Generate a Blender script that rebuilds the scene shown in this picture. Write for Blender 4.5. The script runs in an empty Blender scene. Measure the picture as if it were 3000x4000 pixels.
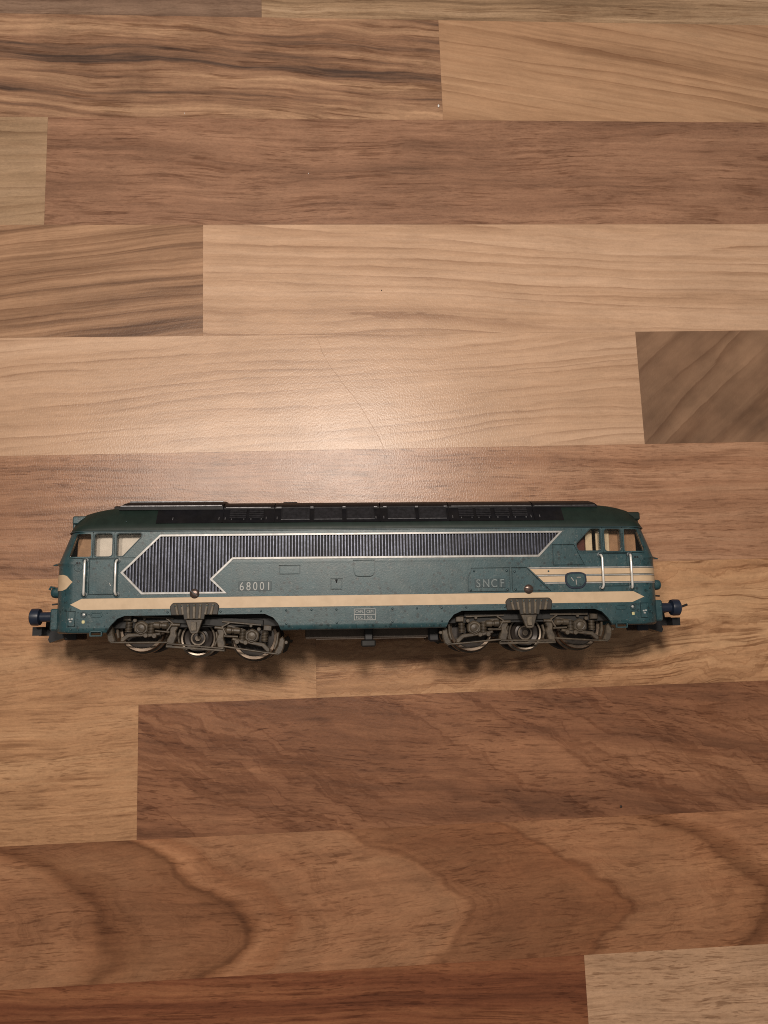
import bpy, bmesh, math, random
from mathutils import Vector, Matrix
R = math.radians
S = 0.001                      # everything below is written in millimetres
random.seed(7)
scene = bpy.context.scene

# ------------------------------------------------------------------ camera, light, exposure
cam_data = bpy.data.cameras.new("Camera")
cam_data.sensor_fit = 'VERTICAL'; cam_data.sensor_height = 36; cam_data.lens = 27.0
cam_data.clip_start = 0.005; cam_data.clip_end = 20
cam = bpy.data.objects.new("Camera", cam_data); scene.collection.objects.link(cam)
cam.location = (0, 0, 0.27336); cam.rotation_euler = (R(8.5874), R(-3.2910), R(-1.8783))
scene.camera = cam

world = bpy.data.worlds.new("World"); scene.world = world; world.use_nodes = True
bg = world.node_tree.nodes["Background"]
bg.inputs[0].default_value = (1.0, 0.90, 0.80, 1); bg.inputs[1].default_value = 0.15

def lamp(name, loc, watts, radius, col):
    d = bpy.data.lights.new(name, 'POINT'); d.energy = watts; d.shadow_soft_size = radius; d.color = col
    o = bpy.data.objects.new(name, d); scene.collection.objects.link(o); o.location = loc
lamp("room_lamp", (0.018, 0.160, 0.48), 5.6, 0.036, (1.0, 0.89, 0.78))
lamp("room_lamp", (-0.138, 0.148, 0.48), 2.9, 0.024, (1.0, 0.89, 0.78))

vs = scene.view_settings
vs.view_transform = 'Standard'; vs.look = 'None'; vs.gamma = 1; vs.use_curve_mapping = False; vs.exposure = 0.0
scene.cycles.use_denoising = False
scene.cycles.pixel_filter_type = 'BLACKMAN_HARRIS'; scene.cycles.filter_width = 1.0

# ------------------------------------------------------------------ node helpers
def srgb(r, g, b):
    f = lambda c: (c/255)/12.92 if c/255 <= .04045 else ((c/255+.055)/1.055)**2.4
    return (f(r), f(g), f(b), 1)
class NT:
    def __init__(s, name):
        s.m = bpy.data.materials.new(name); s.m.use_nodes = True
        s.t = s.m.node_tree; s.bsdf = s.t.nodes["Principled BSDF"]
    def n(s, typ, **kw):
        nd = s.t.nodes.new(typ)
        for k, v in kw.items(): setattr(nd, k, v)
        return nd
    def put(s, sock, v):
        if isinstance(v, bpy.types.NodeSocket): s.t.links.new(v, sock)
        else: sock.default_value = v
    def math(s, op, a, b=0.0, c=None, clamp=False):
        nd = s.n("ShaderNodeMath", operation=op, use_clamp=clamp)
        s.put(nd.inputs[0], a); s.put(nd.inputs[1], b)
        if c is not None: s.put(nd.inputs[2], c)
        return nd.outputs[0]
    def vec(s, x, y, z=0.0):
        nd = s.n("ShaderNodeCombineXYZ"); s.put(nd.inputs[0], x); s.put(nd.inputs[1], y); s.put(nd.inputs[2], z); return nd.outputs[0]
    def noise(s, v, scale=1.0, detail=2.0, rough=.5):
        nd = s.n("ShaderNodeTexNoise"); s.put(nd.inputs["Vector"], v); nd.inputs["Scale"].default_value = scale
        nd.inputs["Detail"].default_value = detail; nd.inputs["Roughness"].default_value = rough; return nd.outputs["Fac"]
    def step(s, v, lo, hi, a=0.0, b=1.0):
        nd = s.n("ShaderNodeMapRange", interpolation_type='SMOOTHSTEP'); s.put(nd.inputs[0], v)
        nd.inputs[1].default_value = lo; nd.inputs[2].default_value = hi; nd.inputs[3].default_value = a; nd.inputs[4].default_value = b
        return nd.outputs[0]
    def mix(s, fac, a, b, mode='MIX'):
        nd = s.n("ShaderNodeMix", data_type='RGBA', blend_type=mode); s.put(nd.inputs[0], fac); s.put(nd.inputs[6], a); s.put(nd.inputs[7], b)
        return nd.outputs[2]
    def ramp(s, fac, stops, interp='LINEAR'):
        nd = s.n("ShaderNodeValToRGB"); s.put(nd.inputs[0], fac); cr = nd.color_ramp; cr.interpolation = interp
        while len(cr.elements) < len(stops): cr.elements.new(0.5)
        for e, (p, c) in zip(cr.elements, stops): e.position = p; e.color = c
        return nd.outputs[0]
    def coords(s):
        tc = s.n("ShaderNodeTexCoord"); vm = s.n("ShaderNodeVectorMath", operation='SCALE')
        s.put(vm.inputs[0], tc.outputs["Object"]); vm.inputs[3].default_value = 1000.0
        sp = s.n("ShaderNodeSeparateXYZ"); s.put(sp.inputs[0], vm.outputs[0])
        return vm.outputs[0], sp.outputs[0], sp.outputs[1], sp.outputs[2]

def plain(name, col, rough=.5, metal=0.0, var=.12, scale=.35, dirt=None, dirt_amt=0.0, spots=0.0, bump=0.0, spec=.5):
    t = NT(name); v, x, y, z = t.coords()
    n1 = t.noise(v, scale, 4, .6)
    c = t.mix(1.0, col, t.mix(t.step(n1, .3, .7), (1-var,)*3+(1,), (1+var,)*3+(1,)), 'MULTIPLY')
    if dirt is not None:
        n2 = t.noise(v, .12, 5, .65)
        c = t.mix(t.math('MULTIPLY', t.step(n2, .42, .68), dirt_amt), c, dirt)
    if spots:
        vo = t.n("ShaderNodeTexVoronoi", feature='F1'); t.put(vo.inputs["Vector"], v); vo.inputs["Scale"].default_value = .55
        vo.inputs["Randomness"].default_value = 1
        patch = t.step(t.noise(v, .07, 2, .5), .45, .54)
        r = t.step(vo.outputs["Distance"], .18, .34, 1, 0)
        c = t.mix(t.math('MULTIPLY', t.math('MULTIPLY', r, patch), spots*.8), c, (col[0]*.35, col[1]*.33, col[2]*.33, 1))
        fl = t.step(t.noise(t.vec(t.math('MULTIPLY', x, 1.6), y, t.math('MULTIPLY', z, .8)), 1.0, 2, .5), .63, .68)
        c = t.mix(t.math('MULTIPLY', fl, spots*.8), c, (col[0]*.35, col[1]*.35, col[2]*.35, 1))
        du = t.step(t.noise(v, 1.5, 2, .5), .63, .70)
        c = t.mix(t.math('MULTIPLY', du, spots*.35), c, (.16, .17, .16, 1))
    t.put(t.bsdf.inputs["Base Color"], c); t.bsdf.inputs["Metallic"].default_value = metal
    t.put(t.bsdf.inputs["Roughness"], t.math('ADD', rough-.08, t.math('MULTIPLY', t.noise(v, .5, 3, .6), .16)))
    t.bsdf.inputs["Specular IOR Level"].default_value = spec
    if bump:
        b = t.n("ShaderNodeBump"); b.inputs["Strength"].default_value = bump; b.inputs["Distance"].default_value = .0001
        t.put(b.inputs["Height"], t.noise(v, 2.2, 4, .6)); t.put(t.bsdf.inputs["Normal"], b.outputs[0])
    return t.m

def wood(name, dark, mid, light, seed, angle=0.0, warp=2.0, band=.11, contrast=1.0, lines=.5, pores=.35,
         fig=0.0, fig_angle=0.0, fig_scale=.10, fig_warp=6.0, cath=None, blotch=.25, pinch=.006, fibre=1.0, cont=0.0, lfreq=.36, figline=True):
    t = NT(name); v, x, y, z = t.coords(); sd = seed*37.7
    ca, sa = math.cos(R(angle)), math.sin(R(angle))
    gx = t.math('ADD', t.math('MULTIPLY', x, ca), t.math('MULTIPLY', y, sa))
    gy = t.math('SUBTRACT', t.math('MULTIPLY', y, ca), t.math('MULTIPLY', x, sa))
    w1 = t.math('SUBTRACT', t.noise(t.vec(t.math('MULTIPLY', gx, .014), t.math('MULTIPLY', gy, .035), sd), 1, 2, .5), .5)
    w2 = t.math('SUBTRACT', t.noise(t.vec(t.math('MULTIPLY', gx, .12), t.math('MULTIPLY', gy, .25), sd+3), 1, 2, .5), .5)
    gy = t.math('ADD', gy, t.math('ADD', t.math('MULTIPLY', w1, warp*4), t.math('MULTIPLY', w2, warp*.35)))
    b1 = t.noise(t.vec(t.math('MULTIPLY', gx, pinch), t.math('MULTIPLY', gy, band), sd+7), 1, 3, .55)
    b2 = t.noise(t.vec(t.math('MULTIPLY', gx, pinch*2.2), t.math('MULTIPLY', gy, band*4.0), sd+9), 1, 3, .6)
    k = t.math('ADD', t.math('MULTIPLY', b1, .62), t.math('MULTIPLY', b2, .38))
    k = t.math('ADD', .5, t.math('MULTIPLY', t.math('SUBTRACT', k, .5), 2.1*contrast))
    if fig:
        cf, sf = math.cos(R(fig_angle)), math.sin(R(fig_angle))
        fy = t.math('SUBTRACT', t.math('MULTIPLY', y, cf), t.math('MULTIPLY', x, sf))
        fx = t.math('ADD', t.math('MULTIPLY', x, cf), t.math('MULTIPLY', y, sf))
        fw = t.math('SUBTRACT', t.noise(v, .06, 4, .6), .5)
        fy = t.math('ADD', fy, t.math('MULTIPLY', fw, fig_warp*2))
        fn = t.noise(t.vec(t.math('MULTIPLY', fx, .006), t.math('MULTIPLY', fy, fig_scale), sd+21), 1, 4, .62)
        k = t.math('ADD', k, t.math('MULTIPLY', t.math('SUBTRACT', fn, .5), fig*2))
    figl = t.step(t.math('ABSOLUTE', t.math('SUBTRACT', fn, .5)), .004, .035, 1, 0) if fig else None
    col = t.ramp(k, [(.08, dark), (.45, mid), (.9, light)])
    if fig and figline: col = t.mix(t.math('MULTIPLY', figl, min(.75, fig*1.2)), col, t.mix(1, col, (.58, .49, .43, 1), 'MULTIPLY'))
    # narrow growth lines
    ln = t.noise(t.vec(t.math('MULTIPLY', gx, .010), t.math('MULTIPLY', gy, lfreq), sd+13), 1, 3, .55)
    rid = t.step(t.math('ABSOLUTE', t.math('SUBTRACT', ln, .5)), .004, .05, 1, 0)
    brk = t.step(t.noise(t.vec(t.math('MULTIPLY', gx, .05), t.math('MULTIPLY', gy, .12), sd+15), 1, 3, .6), .42, .62)
    if cont:      # long continuous rings: slow darkening that ends in a crisp edge
        un = t.noise(t.vec(t.math('MULTIPLY', gx, .004), t.math('MULTIPLY', gy, .06), sd+51), 1, 2, .5)
        u = t.math('ADD', t.math('MULTIPLY', gy, lfreq), t.math('MULTIPLY', un, 5.0))
        u = t.math('ADD', u, t.math('MULTIPLY', t.math('SUBTRACT', t.noise(t.vec(t.math('MULTIPLY', gx, .15), t.math('MULTIPLY', gy, .8), sd+53), 1, 3, .6), .5), .22))
        fr_ = t.math('FRACT', u)
        rid = t.math('MULTIPLY', t.math('POWER', fr_, 3.0), t.step(fr_, .93, 1.0, 1, 0))
        brk = t.step(t.noise(t.vec(t.math('MULTIPLY', gx, .012), t.math('MULTIPLY', gy, .16), sd+15), 1, 3, .6), .36, .64, .12, 1)
    col = t.mix(t.math('MULTIPLY', t.math('MULTIPLY', rid, brk), lines), col, t.mix(1, col, (.50, .42, .37, 1) if not cont else (.50, .41, .36, 1), 'MULTIPLY'))
    if cath:
        x0, yc, kq, xs, warp_c, stops = cath
        cw = t.math('SUBTRACT', t.noise(t.vec(t.math('MULTIPLY', x, .022), t.math('MULTIPLY', y, .045), sd+31), 1, 6, .58), .5)
        dy = t.math('SUBTRACT', y, yc)
        ph = t.math('ADD', x, t.math('ADD', t.math('MULTIPLY', t.math('MULTIPLY', dy, dy), kq), t.math('MULTIPLY', t.math('ABSOLUTE', dy), .42)))
        ph = t.math('ADD', ph, t.math('MULTIPLY', cw, warp_c))
        fac = t.math('DIVIDE', t.math('SUBTRACT', ph, x0), xs)
        col = t.mix(1, col, t.ramp(fac, stops), 'MULTIPLY')
        cl = t.noise(t.vec(t.math('MULTIPLY', ph, .22), t.math('MULTIPLY', y, .01), sd+33), 1, 3, .6)
        cr_ = t.step(t.math('ABSOLUTE', t.math('SUBTRACT', cl, .5)), .004, .05, 1, 0)
        cb = t.step(t.noise(v, .07, 3, .6), .42, .6)
        col = t.mix(t.math('MULTIPLY', t.math('MULTIPLY', cr_, cb), .25), col, t.mix(1, col, (.55, .46, .40, 1), 'MULTIPLY'))
        col = t.mix(1, col, t.ramp(t.noise(t.vec(t.math('MULTIPLY', ph, .12), t.math('MULTIPLY', y, .012), sd+35), 1, 4, .6), [(.3, gs(.9)), (.7, gs(1.08))]), 'MULTIPLY')
    # pores: short dark dashes along the grain, and fine fibre
    po = t.noise(t.vec(t.math('MULTIPLY', gx, .13), t.math('MULTIPLY', gy, 1.05), sd+17), 1, 2, .5)
    pm = t.step(t.noise(t.vec(t.math('MULTIPLY', x, .03), t.math('MULTIPLY', y, .08), sd+19), 1, 3, .6), .35, .65, .25, 1)
    pk = t.math('MULTIPLY', t.math('MULTIPLY', t.step(po, .565, .66), pm), pores)
    col = t.mix(pk, col, t.mix(1, col, (.46, .38, .33, 1), 'MULTIPLY'))
    fi = t.noise(t.vec(t.math('MULTIPLY', gx, .09), t.math('MULTIPLY', gy, .75), sd+23), 1, 5, .7)
    bl = t.noise(v, .045, 3, .6)
    g = t.math('ADD', t.math('MULTIPLY', t.math('SUBTRACT', fi, .5), .62*fibre), t.math('MULTIPLY', t.math('SUBTRACT', bl, .5), blotch*1.6))
    po2 = t.noise(t.vec(t.math('MULTIPLY', gx, .26), t.math('MULTIPLY', gy, 2.1), sd+41), 1, 1, .5)
    col = t.mix(t.math('MULTIPLY', t.math('MULTIPLY', t.step(po2, .60, .68), pm), pores*.85), col, t.mix(1, col, (.42, .35, .30, 1), 'MULTIPLY'))
    gr = t.noise(t.vec(t.math('MULTIPLY', gx, .8), t.math('MULTIPLY', gy, 1.5), sd+25), 1, 3, .75)
    g = t.math('ADD', g, t.math('MULTIPLY', t.math('SUBTRACT', gr, .5), .5*fibre))
    g = t.math('ADD', 1.0, g)
    gc = t.n("ShaderNodeCombineColor"); [t.put(gc.inputs[i], g) for i in range(3)]
    col = t.mix(1, col, gc.outputs[0], 'MULTIPLY')
    t.put(t.bsdf.inputs["Base Color"], col)
    # satin laminate with a fine embossed skin that breaks the lamp's reflection into glints
    t.put(t.bsdf.inputs["Roughness"], t.math('ADD', .27, t.math('MULTIPLY', t.noise(v, .08, 3, .6), .08)))
    t.bsdf.inputs["Specular IOR Level"].default_value = .44
    em = t.noise(t.vec(t.math('MULTIPLY', x, 1.9), t.math('MULTIPLY', y, 1.2), sd), 1, 2, .6)
    em2 = t.math('ADD', em, t.math('MULTIPLY', pk, -.06))
    b = t.n("ShaderNodeBump"); b.inputs["Strength"].default_value = .6; b.inputs["Distance"].default_value = .00009
    t.put(b.inputs["Height"], em2); t.put(t.bsdf.inputs["Normal"], b.outputs[0])
    return t.m

# ------------------------------------------------------------------ mesh helpers (mm in, metres out)
def link(name, me, mat, parent=None, smooth=None, mats=None):
    o = bpy.data.objects.new(name, me); scene.collection.objects.link(o)
    for m in (mats or [mat]): me.materials.append(m)
    if smooth is not None:
        for p in me.polygons: p.use_smooth = True
        me.set_sharp_from_angle(angle=R(smooth))
    if parent is not None: o.parent = parent
    return o
def build(name, V, F, mat, parent=None, smooth=None, mats=None, mi=None, scale=True):
    me = bpy.data.meshes.new(name)
    me.from_pydata([tuple(c*S for c in v) for v in V] if scale else V, [], F)
    if mi: me.polygons.foreach_set("material_index", mi)
    bm = bmesh.new(); bm.from_mesh(me); bmesh.ops.recalc_face_normals(bm, faces=bm.faces); bm.to_mesh(me); bm.free()
    return link(name, me, mat, parent, smooth, mats)
def area2(p): return sum(p[i][0]*p[(i+1) % len(p)][1]-p[(i+1) % len(p)][0]*p[i][1] for i in range(len(p)))
def ccw(p): return list(p) if area2(p) > 0 else list(p)[::-1]
def inset(p, d):
    p = ccw(p); out = []; n = len(p)
    for i in range(n):
        a, b, c = Vector(p[i-1][:2]), Vector(p[i][:2]), Vector(p[(i+1) % n][:2])
        e1, e2 = (b-a).normalized(), (c-b).normalized()
        n1, n2 = Vector((-e1.y, e1.x)), Vector((-e2.y, e2.x)); m = n1+n2
        m = m/max(m.dot(n1), .35) if m.length > 1e-6 else n1
        out.append((b.x+m.x*d, b.y+m.y*d))
    return out
def rnd(p, r, n=3):
    p = ccw(p); out = []
    for i in range(len(p)):
        rr = r[i] if isinstance(r, (list, tuple)) else r
        a, b, c = Vector(p[i-1]), Vector(p[i]), Vector(p[(i+1) % len(p)])
        u, w = (a-b), (c-b); k = min(rr, u.length*.45, w.length*.45); u.normalize(); w.normalize()
        if k < 1e-4: out.append(tuple(b)); continue
        for j in range(n+1):
            t = j/n; q = (b+u*k)*(1-t)**2+b*2*t*(1-t)+(b+w*k)*t*t; out.append((q.x, q.y))
    return out
def rect(x0, x1, z0, z1, r=0, n=3):
    p = [(x0, z0), (x1, z0), (x1, z1), (x0, z1)]
    return rnd(p, r, n) if r else p
SIDE = 17.0
def plate_vf(p, y0, th, ch=.0):
    """polygon (x,z) standing on the near side at distance y0 from the centre plane, th thick outwards, chamfer ch"""
    p = ccw(p); n = len(p); V = [(a, -y0, b) for a, b in p]; F = [tuple(range(n))]
    if ch:
        V += [(a, -(y0+th-ch), b) for a, b in p]; V += [(a, -(y0+th), b) for a, b in inset(p, ch)]; L = 2
    else:
        V += [(a, -(y0+th), b) for a, b in p]; L = 1
    for l in range(L):
        for i in range(n):
            j = (i+1) % n; F.append((l*n+i, l*n+j, (l+1)*n+j, (l+1)*n+i))
    F.append(tuple(range(L*n, L*n+n)))
    return V, F
def plate(name, p, mat, parent, y0=SIDE-.1, th=.3, ch=.06, smooth=None):
    V, F = plate_vf(p, y0, th, ch); return build(name, V, F, mat, parent, smooth)
def ring(name, p, w, mat, parent, y0=SIDE-.1, th=.35, inner=None):
    p = ccw(p); q = inner or inset(p, w); n = len(p); m1 = inset(p, min(.08, w*.25)); m2 = inset(p, w-min(.08, w*.25)) if inner is None else inner
    V = []; 
    for loop, y in ((p, y0), (p, y0+th-.08), (m1, y0+th), (m2, y0+th), (q, y0+th-.08), (q, y0)): V += [(a, -y, b) for a, b in loop]
    F = []
    for l in range(6):
        k = (l+1) % 6
        for i in range(n): j = (i+1) % n; F.append((l*n+i, l*n+j, k*n+j, k*n+i))
    return build(name, V, F, mat, parent)
def box_vf(a, b, ch=0.0):
    (x0, y0, z0), (x1, y1, z1) = a, b
    if not ch:
        V = [(x, y, z) for z in (z0, z1) for y in (y0, y1) for x in (x0, x1)]
        return V, [(0, 1, 3, 2), (4, 5, 7, 6), (0, 1, 5, 4), (2, 3, 7, 6), (0, 2, 6, 4), (1, 3, 7, 5)]
    bm = bmesh.new(); bmesh.ops.create_cube(bm, size=1)
    for v in bm.verts: v.co = Vector(((x0+x1)/2+v.co.x*(x1-x0), (y0+y1)/2+v.co.y*(y1-y0), (z0+z1)/2+v.co.z*(z1-z0)))
    bmesh.ops.bevel(bm, geom=bm.edges[:], offset=ch, segments=1, affect='EDGES')
    bm.verts.index_update()
    V = [tuple(v.co) for v in bm.verts]; F = [tuple(v.index for v in f.verts) for f in bm.faces]; bm.free(); return V, F
def box(name, a, b, mat, parent, ch=0.0):
    V, F = box_vf(a, b, ch); return build(name, V, F, mat, parent)
def join_vf(*parts):
    V, F = [], []
    for v, f in parts:
        o = len(V); V += list(v); F += [tuple(i+o for i in q) for q in f]
    return V, F
def lathe_vf(prof, centre, axis='y', n=24, sign=-1):
    """prof: (radius, distance along axis) ; axis 'y' uses sign so that distances point to the near side"""
    V, F = [], []; cx, cy, cz = centre
    for r, d in prof:
        for i in range(n):
            a = 2*math.pi*i/n; c, s_ = r*math.cos(a), r*math.sin(a)
            V.append((cx+c, cy+sign*d, cz+s_) if axis == 'y' else (cx+d*sign, cy+c, cz+s_) if axis == 'x' else (cx+c, cy+s_, cz+d*sign))
    for l in range(len(prof)-1):
        for i in range(n): j = (i+1) % n; F.append((l*n+i, l*n+j, (l+1)*n+j, (l+1)*n+i))
    if prof[0][0] > 1e-6: F.append(tuple(range(n)))
    if prof[-1][0] > 1e-6: F.append(tuple(range((len(prof)-1)*n, len(prof)*n)))
    return V, F
def lathe(name, prof, centre, mat, parent, axis='y', n=24, sign=-1, smooth=35, mats=None, mi=None):
    V, F = lathe_vf(prof, centre, axis, n, sign)
    m = None
    if mi: m = [mi[min(i//n, len(mi)-1)] for i in range(len(F))]
    return build(name, V, F, mat, parent, smooth, mats, m)
def tube_vf(pts, r, n=8):
    pts = [Vector(p) for p in pts]; V, F = [], []; up = None
    for i, p in enumerate(pts):
        d = ((pts[min(i+1, len(pts)-1)]-p).normalized()+(p-pts[max(i-1, 0)]).normalized()).normalized()
        if up is None:
            up = Vector((0, 0, 1)) if abs(d.z) < .9 else Vector((1, 0, 0))
        a = (up-d*up.dot(d)).normalized(); b = d.cross(a); up = a
        rr = r[i] if isinstance(r, (list, tuple)) else r
        for k in range(n):
            t = 2*math.pi*k/n; V.append(tuple(p+a*rr*math.cos(t)+b*rr*math.sin(t)))
    for l in range(len(pts)-1):
        for i in range(n): j = (i+1) % n; F.append((l*n+i, l*n+j, (l+1)*n+j, (l+1)*n+i))
    F += [tuple(range(n)), tuple(range((len(pts)-1)*n, len(pts)*n))]
    return V, F
def tube(name, pts, r, mat, parent, n=8):
    V, F = tube_vf(pts, r, n); return build(name, V, F, mat, parent, 50)
def boolean(base, cutters):
    for c in cutters:
        m = base.modifiers.new("b", 'BOOLEAN'); m.object = c; m.operation = 'DIFFERENCE'; m.solver = 'EXACT'
    dg = bpy.context.evaluated_depsgraph_get(); dg.update()
    me = bpy.data.meshes.new_from_object(base.evaluated_get(dg))
    for c in cutters+[base]: bpy.data.objects.remove(c, do_unlink=True)
    for v in me.vertices: v.co *= S
    return me
def tag(o, label, cat, group=None, kind=None):
    if label: o["label"] = label
    if cat: o["category"] = cat
    if group: o["group"] = group
    if kind: o["kind"] = kind
    return o

# ------------------------------------------------------------------ the table: planks of a strip worktop
W_ROW, Y_TOP = 43.89, 283.55
seam = plain("seam_glue", srgb(70, 48, 34), .6, var=.1)
table = build("table_top", *box_vf((-260, -260, -28), (320, 420, -.06)), seam)
tag(table, "brown wood strip table top under the locomotive", None, kind="structure")
def desat(c, k=.96):
    m = .3*c[0]+.55*c[1]+.15*c[2]; return tuple(m+(q-m)*k for q in c)
C3 = lambda *a: tuple(srgb(*desat(c)) for c in a)
TAN = C3((136, 101, 75), (176, 137, 105), (198, 160, 126))
PALE = C3((160, 124, 97), (193, 156, 126), (213, 178, 149))
MID = C3((106, 77, 58), (150, 114, 87), (180, 141, 110))
DARK = C3((88, 59, 45), (130, 92, 69), (160, 117, 88))
GREY = C3((94, 74, 62), (126, 100, 83), (152, 124, 104))
RED = C3((84, 46, 30), (128, 76, 50), (158, 104, 70))
HONEY = C3((134, 94, 66), (180, 135, 98), (204, 162, 122))
WALNUT = C3((86, 56, 41), (136, 92, 66), (170, 121, 88))
FIG = C3((110, 75, 54), (156, 111, 81), (184, 140, 105))
OLIVE = C3((128, 102, 78), (162, 132, 103), (186, 156, 126))
def gs(v): return (v, v, v, 1)
def tint(a, b, c): return (a, b, c, 1)
cath8 = (-112.5, -97.5, .034, 270, 36, [
    (.00, tint(.96, .90, .86)), (.10, tint(1.0, .96, .92)), (.132, tint(.80, .71, .64)), (.146, tint(.52, .44, .38)), (.154, tint(.62, .52, .45)), (.172, tint(.76, .68, .61)),
    (.20, tint(.86, .80, .75)), (.24, tint(.78, .70, .64)), (.278, tint(.70, .61, .54)), (.287, tint(.46, .38, .32)), (.294, tint(.78, .67, .58)),
    (.312, tint(1.12, 1.06, 1.0)), (.345, tint(.86, .75, .67)), (.36, tint(.98, .94, .9)), (.43, tint(1.06, 1.03, 1.0)), (.54, tint(1.02, 1.02, 1.0)), (.558, tint(1.14, 1.10, 1.05)),
    (.568, tint(.68, .60, .54)), (.578, tint(.80, .72, .66)), (.64, tint(.70, .61, .55)), (.74, tint(.78, .67, .59)), (.763, tint(.80, .67, .58)), (.771, tint(.54, .45, .39)), (.779, tint(.98, .92, .86)),
    (.88, tint(1.04, 1.0, .95)), (.945, tint(.96, .88, .80)), (.957, tint(.60, .51, .44)), (.98, tint(.80, .70, .62)), (1.0, tint(1.06, 1.0, .95))])
arc4 = (60, 40, .012, 140, 10, [(.0, gs(.86)), (.35, gs(1)), (1, gs(.92))])
# row -> list of (joint x where the plank ends, material settings); rows count downwards in the photograph
rows = {
 -3: [(40, dict(p=MID)), (400, dict(p=TAN))],
 -2: [(-60, dict(p=TAN)), (160, dict(p=DARK)), (400, dict(p=MID))],
 -1: [(-140, dict(p=MID)), (90, dict(p=PALE)), (400, dict(p=DARK))],
 0: [(-24.9, dict(p=GREY, contrast=1.1, blotch=.4)), (400, dict(p=OLIVE, band=.2, contrast=1.3, lines=.7))],
 1: [(45.4, dict(p=C3((82, 64, 55), (142, 106, 82), (180, 142, 111)), contrast=1.55, band=.12, warp=3.2, angle=-3, lines=.8, pores=.25, blotch=.5, pinch=.008)),
     (400, dict(p=TAN, angle=-10, contrast=.8, band=.12, lines=.85, pores=.08, warp=1.2, cont=1, lfreq=.22, fibre=.6))],
 2: [(-106.0, dict(p=OLIVE, angle=2, contrast=.7, lines=.8, cont=1, lfreq=.2, pores=.1)), (400, dict(p=C3((100, 72, 56), (144, 106, 83), (172, 131, 104)), contrast=.75, lines=.7, pores=.45, band=.14, warp=2.6, pinch=.012))],
 3: [(-47.6, dict(p=MID, angle=7, contrast=1.5, band=.17, lines=.75, warp=1.4, cont=1, pores=.12, fibre=.7)), (400, dict(p=PALE, angle=-2.0, contrast=.8, band=.15, lines=.8, pores=.14, cont=1, lfreq=.22, warp=1.3, fibre=.65, blotch=.2))],
 4: [(115.3, dict(p=PALE, angle=3.5, contrast=.6, band=.13, lines=.7, pores=.14, warp=2.0, cont=1, lfreq=.30, fibre=.65, blotch=.2)),
     (400, dict(p=C3((86, 64, 50), (128, 98, 76), (156, 123, 97)), angle=42, contrast=.5, band=.06, lines=.7, cont=1, lfreq=.075, warp=2, pores=.0, fibre=.35, figline=False, fig=.4, fig_angle=30, fig_scale=.04, fig_warp=10, blotch=.7))],
 5: [(-190, dict(p=TAN)), (400, dict(p=C3((120, 84, 63), (162, 119, 91), (186, 145, 115)), angle=-1, contrast=.9, band=.13, lines=.55, pores=.6, warp=1.8, blotch=.35))],
 6: [(-8.4, dict(p=HONEY, angle=-2, contrast=.7, pores=.5, warp=3, lines=.35, blotch=.35)),
     (400, dict(p=HONEY, angle=2.5, contrast=.7, warp=4.2, lines=.9, pores=.25, band=.09, blotch=.3, fig=.35, fig_angle=4, fig_scale=.11, fig_warp=9))],
 7: [(-69.0, dict(p=HONEY, angle=1, contrast=.7, pores=.55, lines=.55, band=.15)),
     (400, dict(p=WALNUT, angle=-6, contrast=.7, pores=.75, lines=.35, warp=3, fig=.42, fig_angle=-27, fig_scale=.075, fig_warp=7, blotch=.25))],
 8: [(-200, dict(p=HONEY)), (400, dict(p=FIG, angle=2, contrast=.45, pores=.6, lines=.15, warp=3, cath=cath8, blotch=.35))],
 9: [(79.5, dict(p=RED, angle=-2, contrast=1.0, pores=.6, lines=.7, band=.16, warp=2)), (400, dict(p=C3((144, 110, 84), (190, 151, 119), (212, 174, 142)), angle=0, contrast=.6, pores=.65, lines=.5, band=.15))],
 10: [(20, dict(p=TAN)), (400, dict(p=DARK))], 11: [(-80, dict(p=MID)), (400, dict(p=PALE))], 12: [(60, dict(p=DARK)), (400, dict(p=TAN))],
}
seed = 0
for k, segs in rows.items():
    ya, yb = Y_TOP-(k+1)*W_ROW, Y_TOP-k*W_ROW; xa = -260.0
    for xe, kw in segs:
        xe = min(xe, 320.0); seed += 1; kw = dict(kw); p = kw.pop('p')
        g = .010
        V, F = box_vf((xa+g, ya+g, -3), (xe-g, yb-g, 0), .015)
        build("plank", V, F, wood("wood_strip_%02d" % seed, p[0], p[1], p[2], seed, **kw), table)
        xa = xe

# ------------------------------------------------------------------ materials of the model
teal = plain("teal_paint", (.017, .057, .068, 1), .38, var=.16, scale=.25, dirt=(.052, .082, .084, 1), dirt_amt=.5, spots=1.0, bump=.22, spec=.62)
teal_dark = plain("teal_paint_panel", (.022, .046, .054, 1), .42, var=.08)
green = plain("roof_green", (.010, .020, .016, 1), .5, var=.15, bump=.10, spec=.3)
black = plain("roof_black", (.005, .005, .007, 1), .5, var=.3, dirt=(.014, .012, .011, 1), dirt_amt=.4, bump=.12, spec=.22)
blackw = plain("roof_black_lighter", (.015, .015, .018, 1), .4, var=.35, scale=.9, spec=.4)  # slightly lighter black that sets louvre blades and hatches off
blackp = plain("black_plastic", (.008, .008, .010, 1), .4, var=.2)
blue = plain("blue_black_plastic", (.011, .018, .036, 1), .38, var=.2)
cream = plain("cream_paint", (.57, .42, .275, 1), .45, var=.05, dirt=(.40, .27, .15, 1), dirt_amt=.25, bump=.06)
silver = plain("silver_paint", (.38, .375, .365, 1), .36, metal=.35, var=.18, scale=.9, dirt=(.30, .28, .25, 1), dirt_amt=.5)
slatm = plain("slat_metal", (.105, .115, .155, 1), .34, metal=.45, var=.35, scale=1.1, dirt=(.045, .045, .06, 1), dirt_amt=.6)
slatbk = plain("slat_gap", (.006, .006, .008, 1), .7, var=.1)
wire = plain("handrail_wire", (.85, .83, .79, 1), .28, metal=.35, var=.1)
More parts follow.
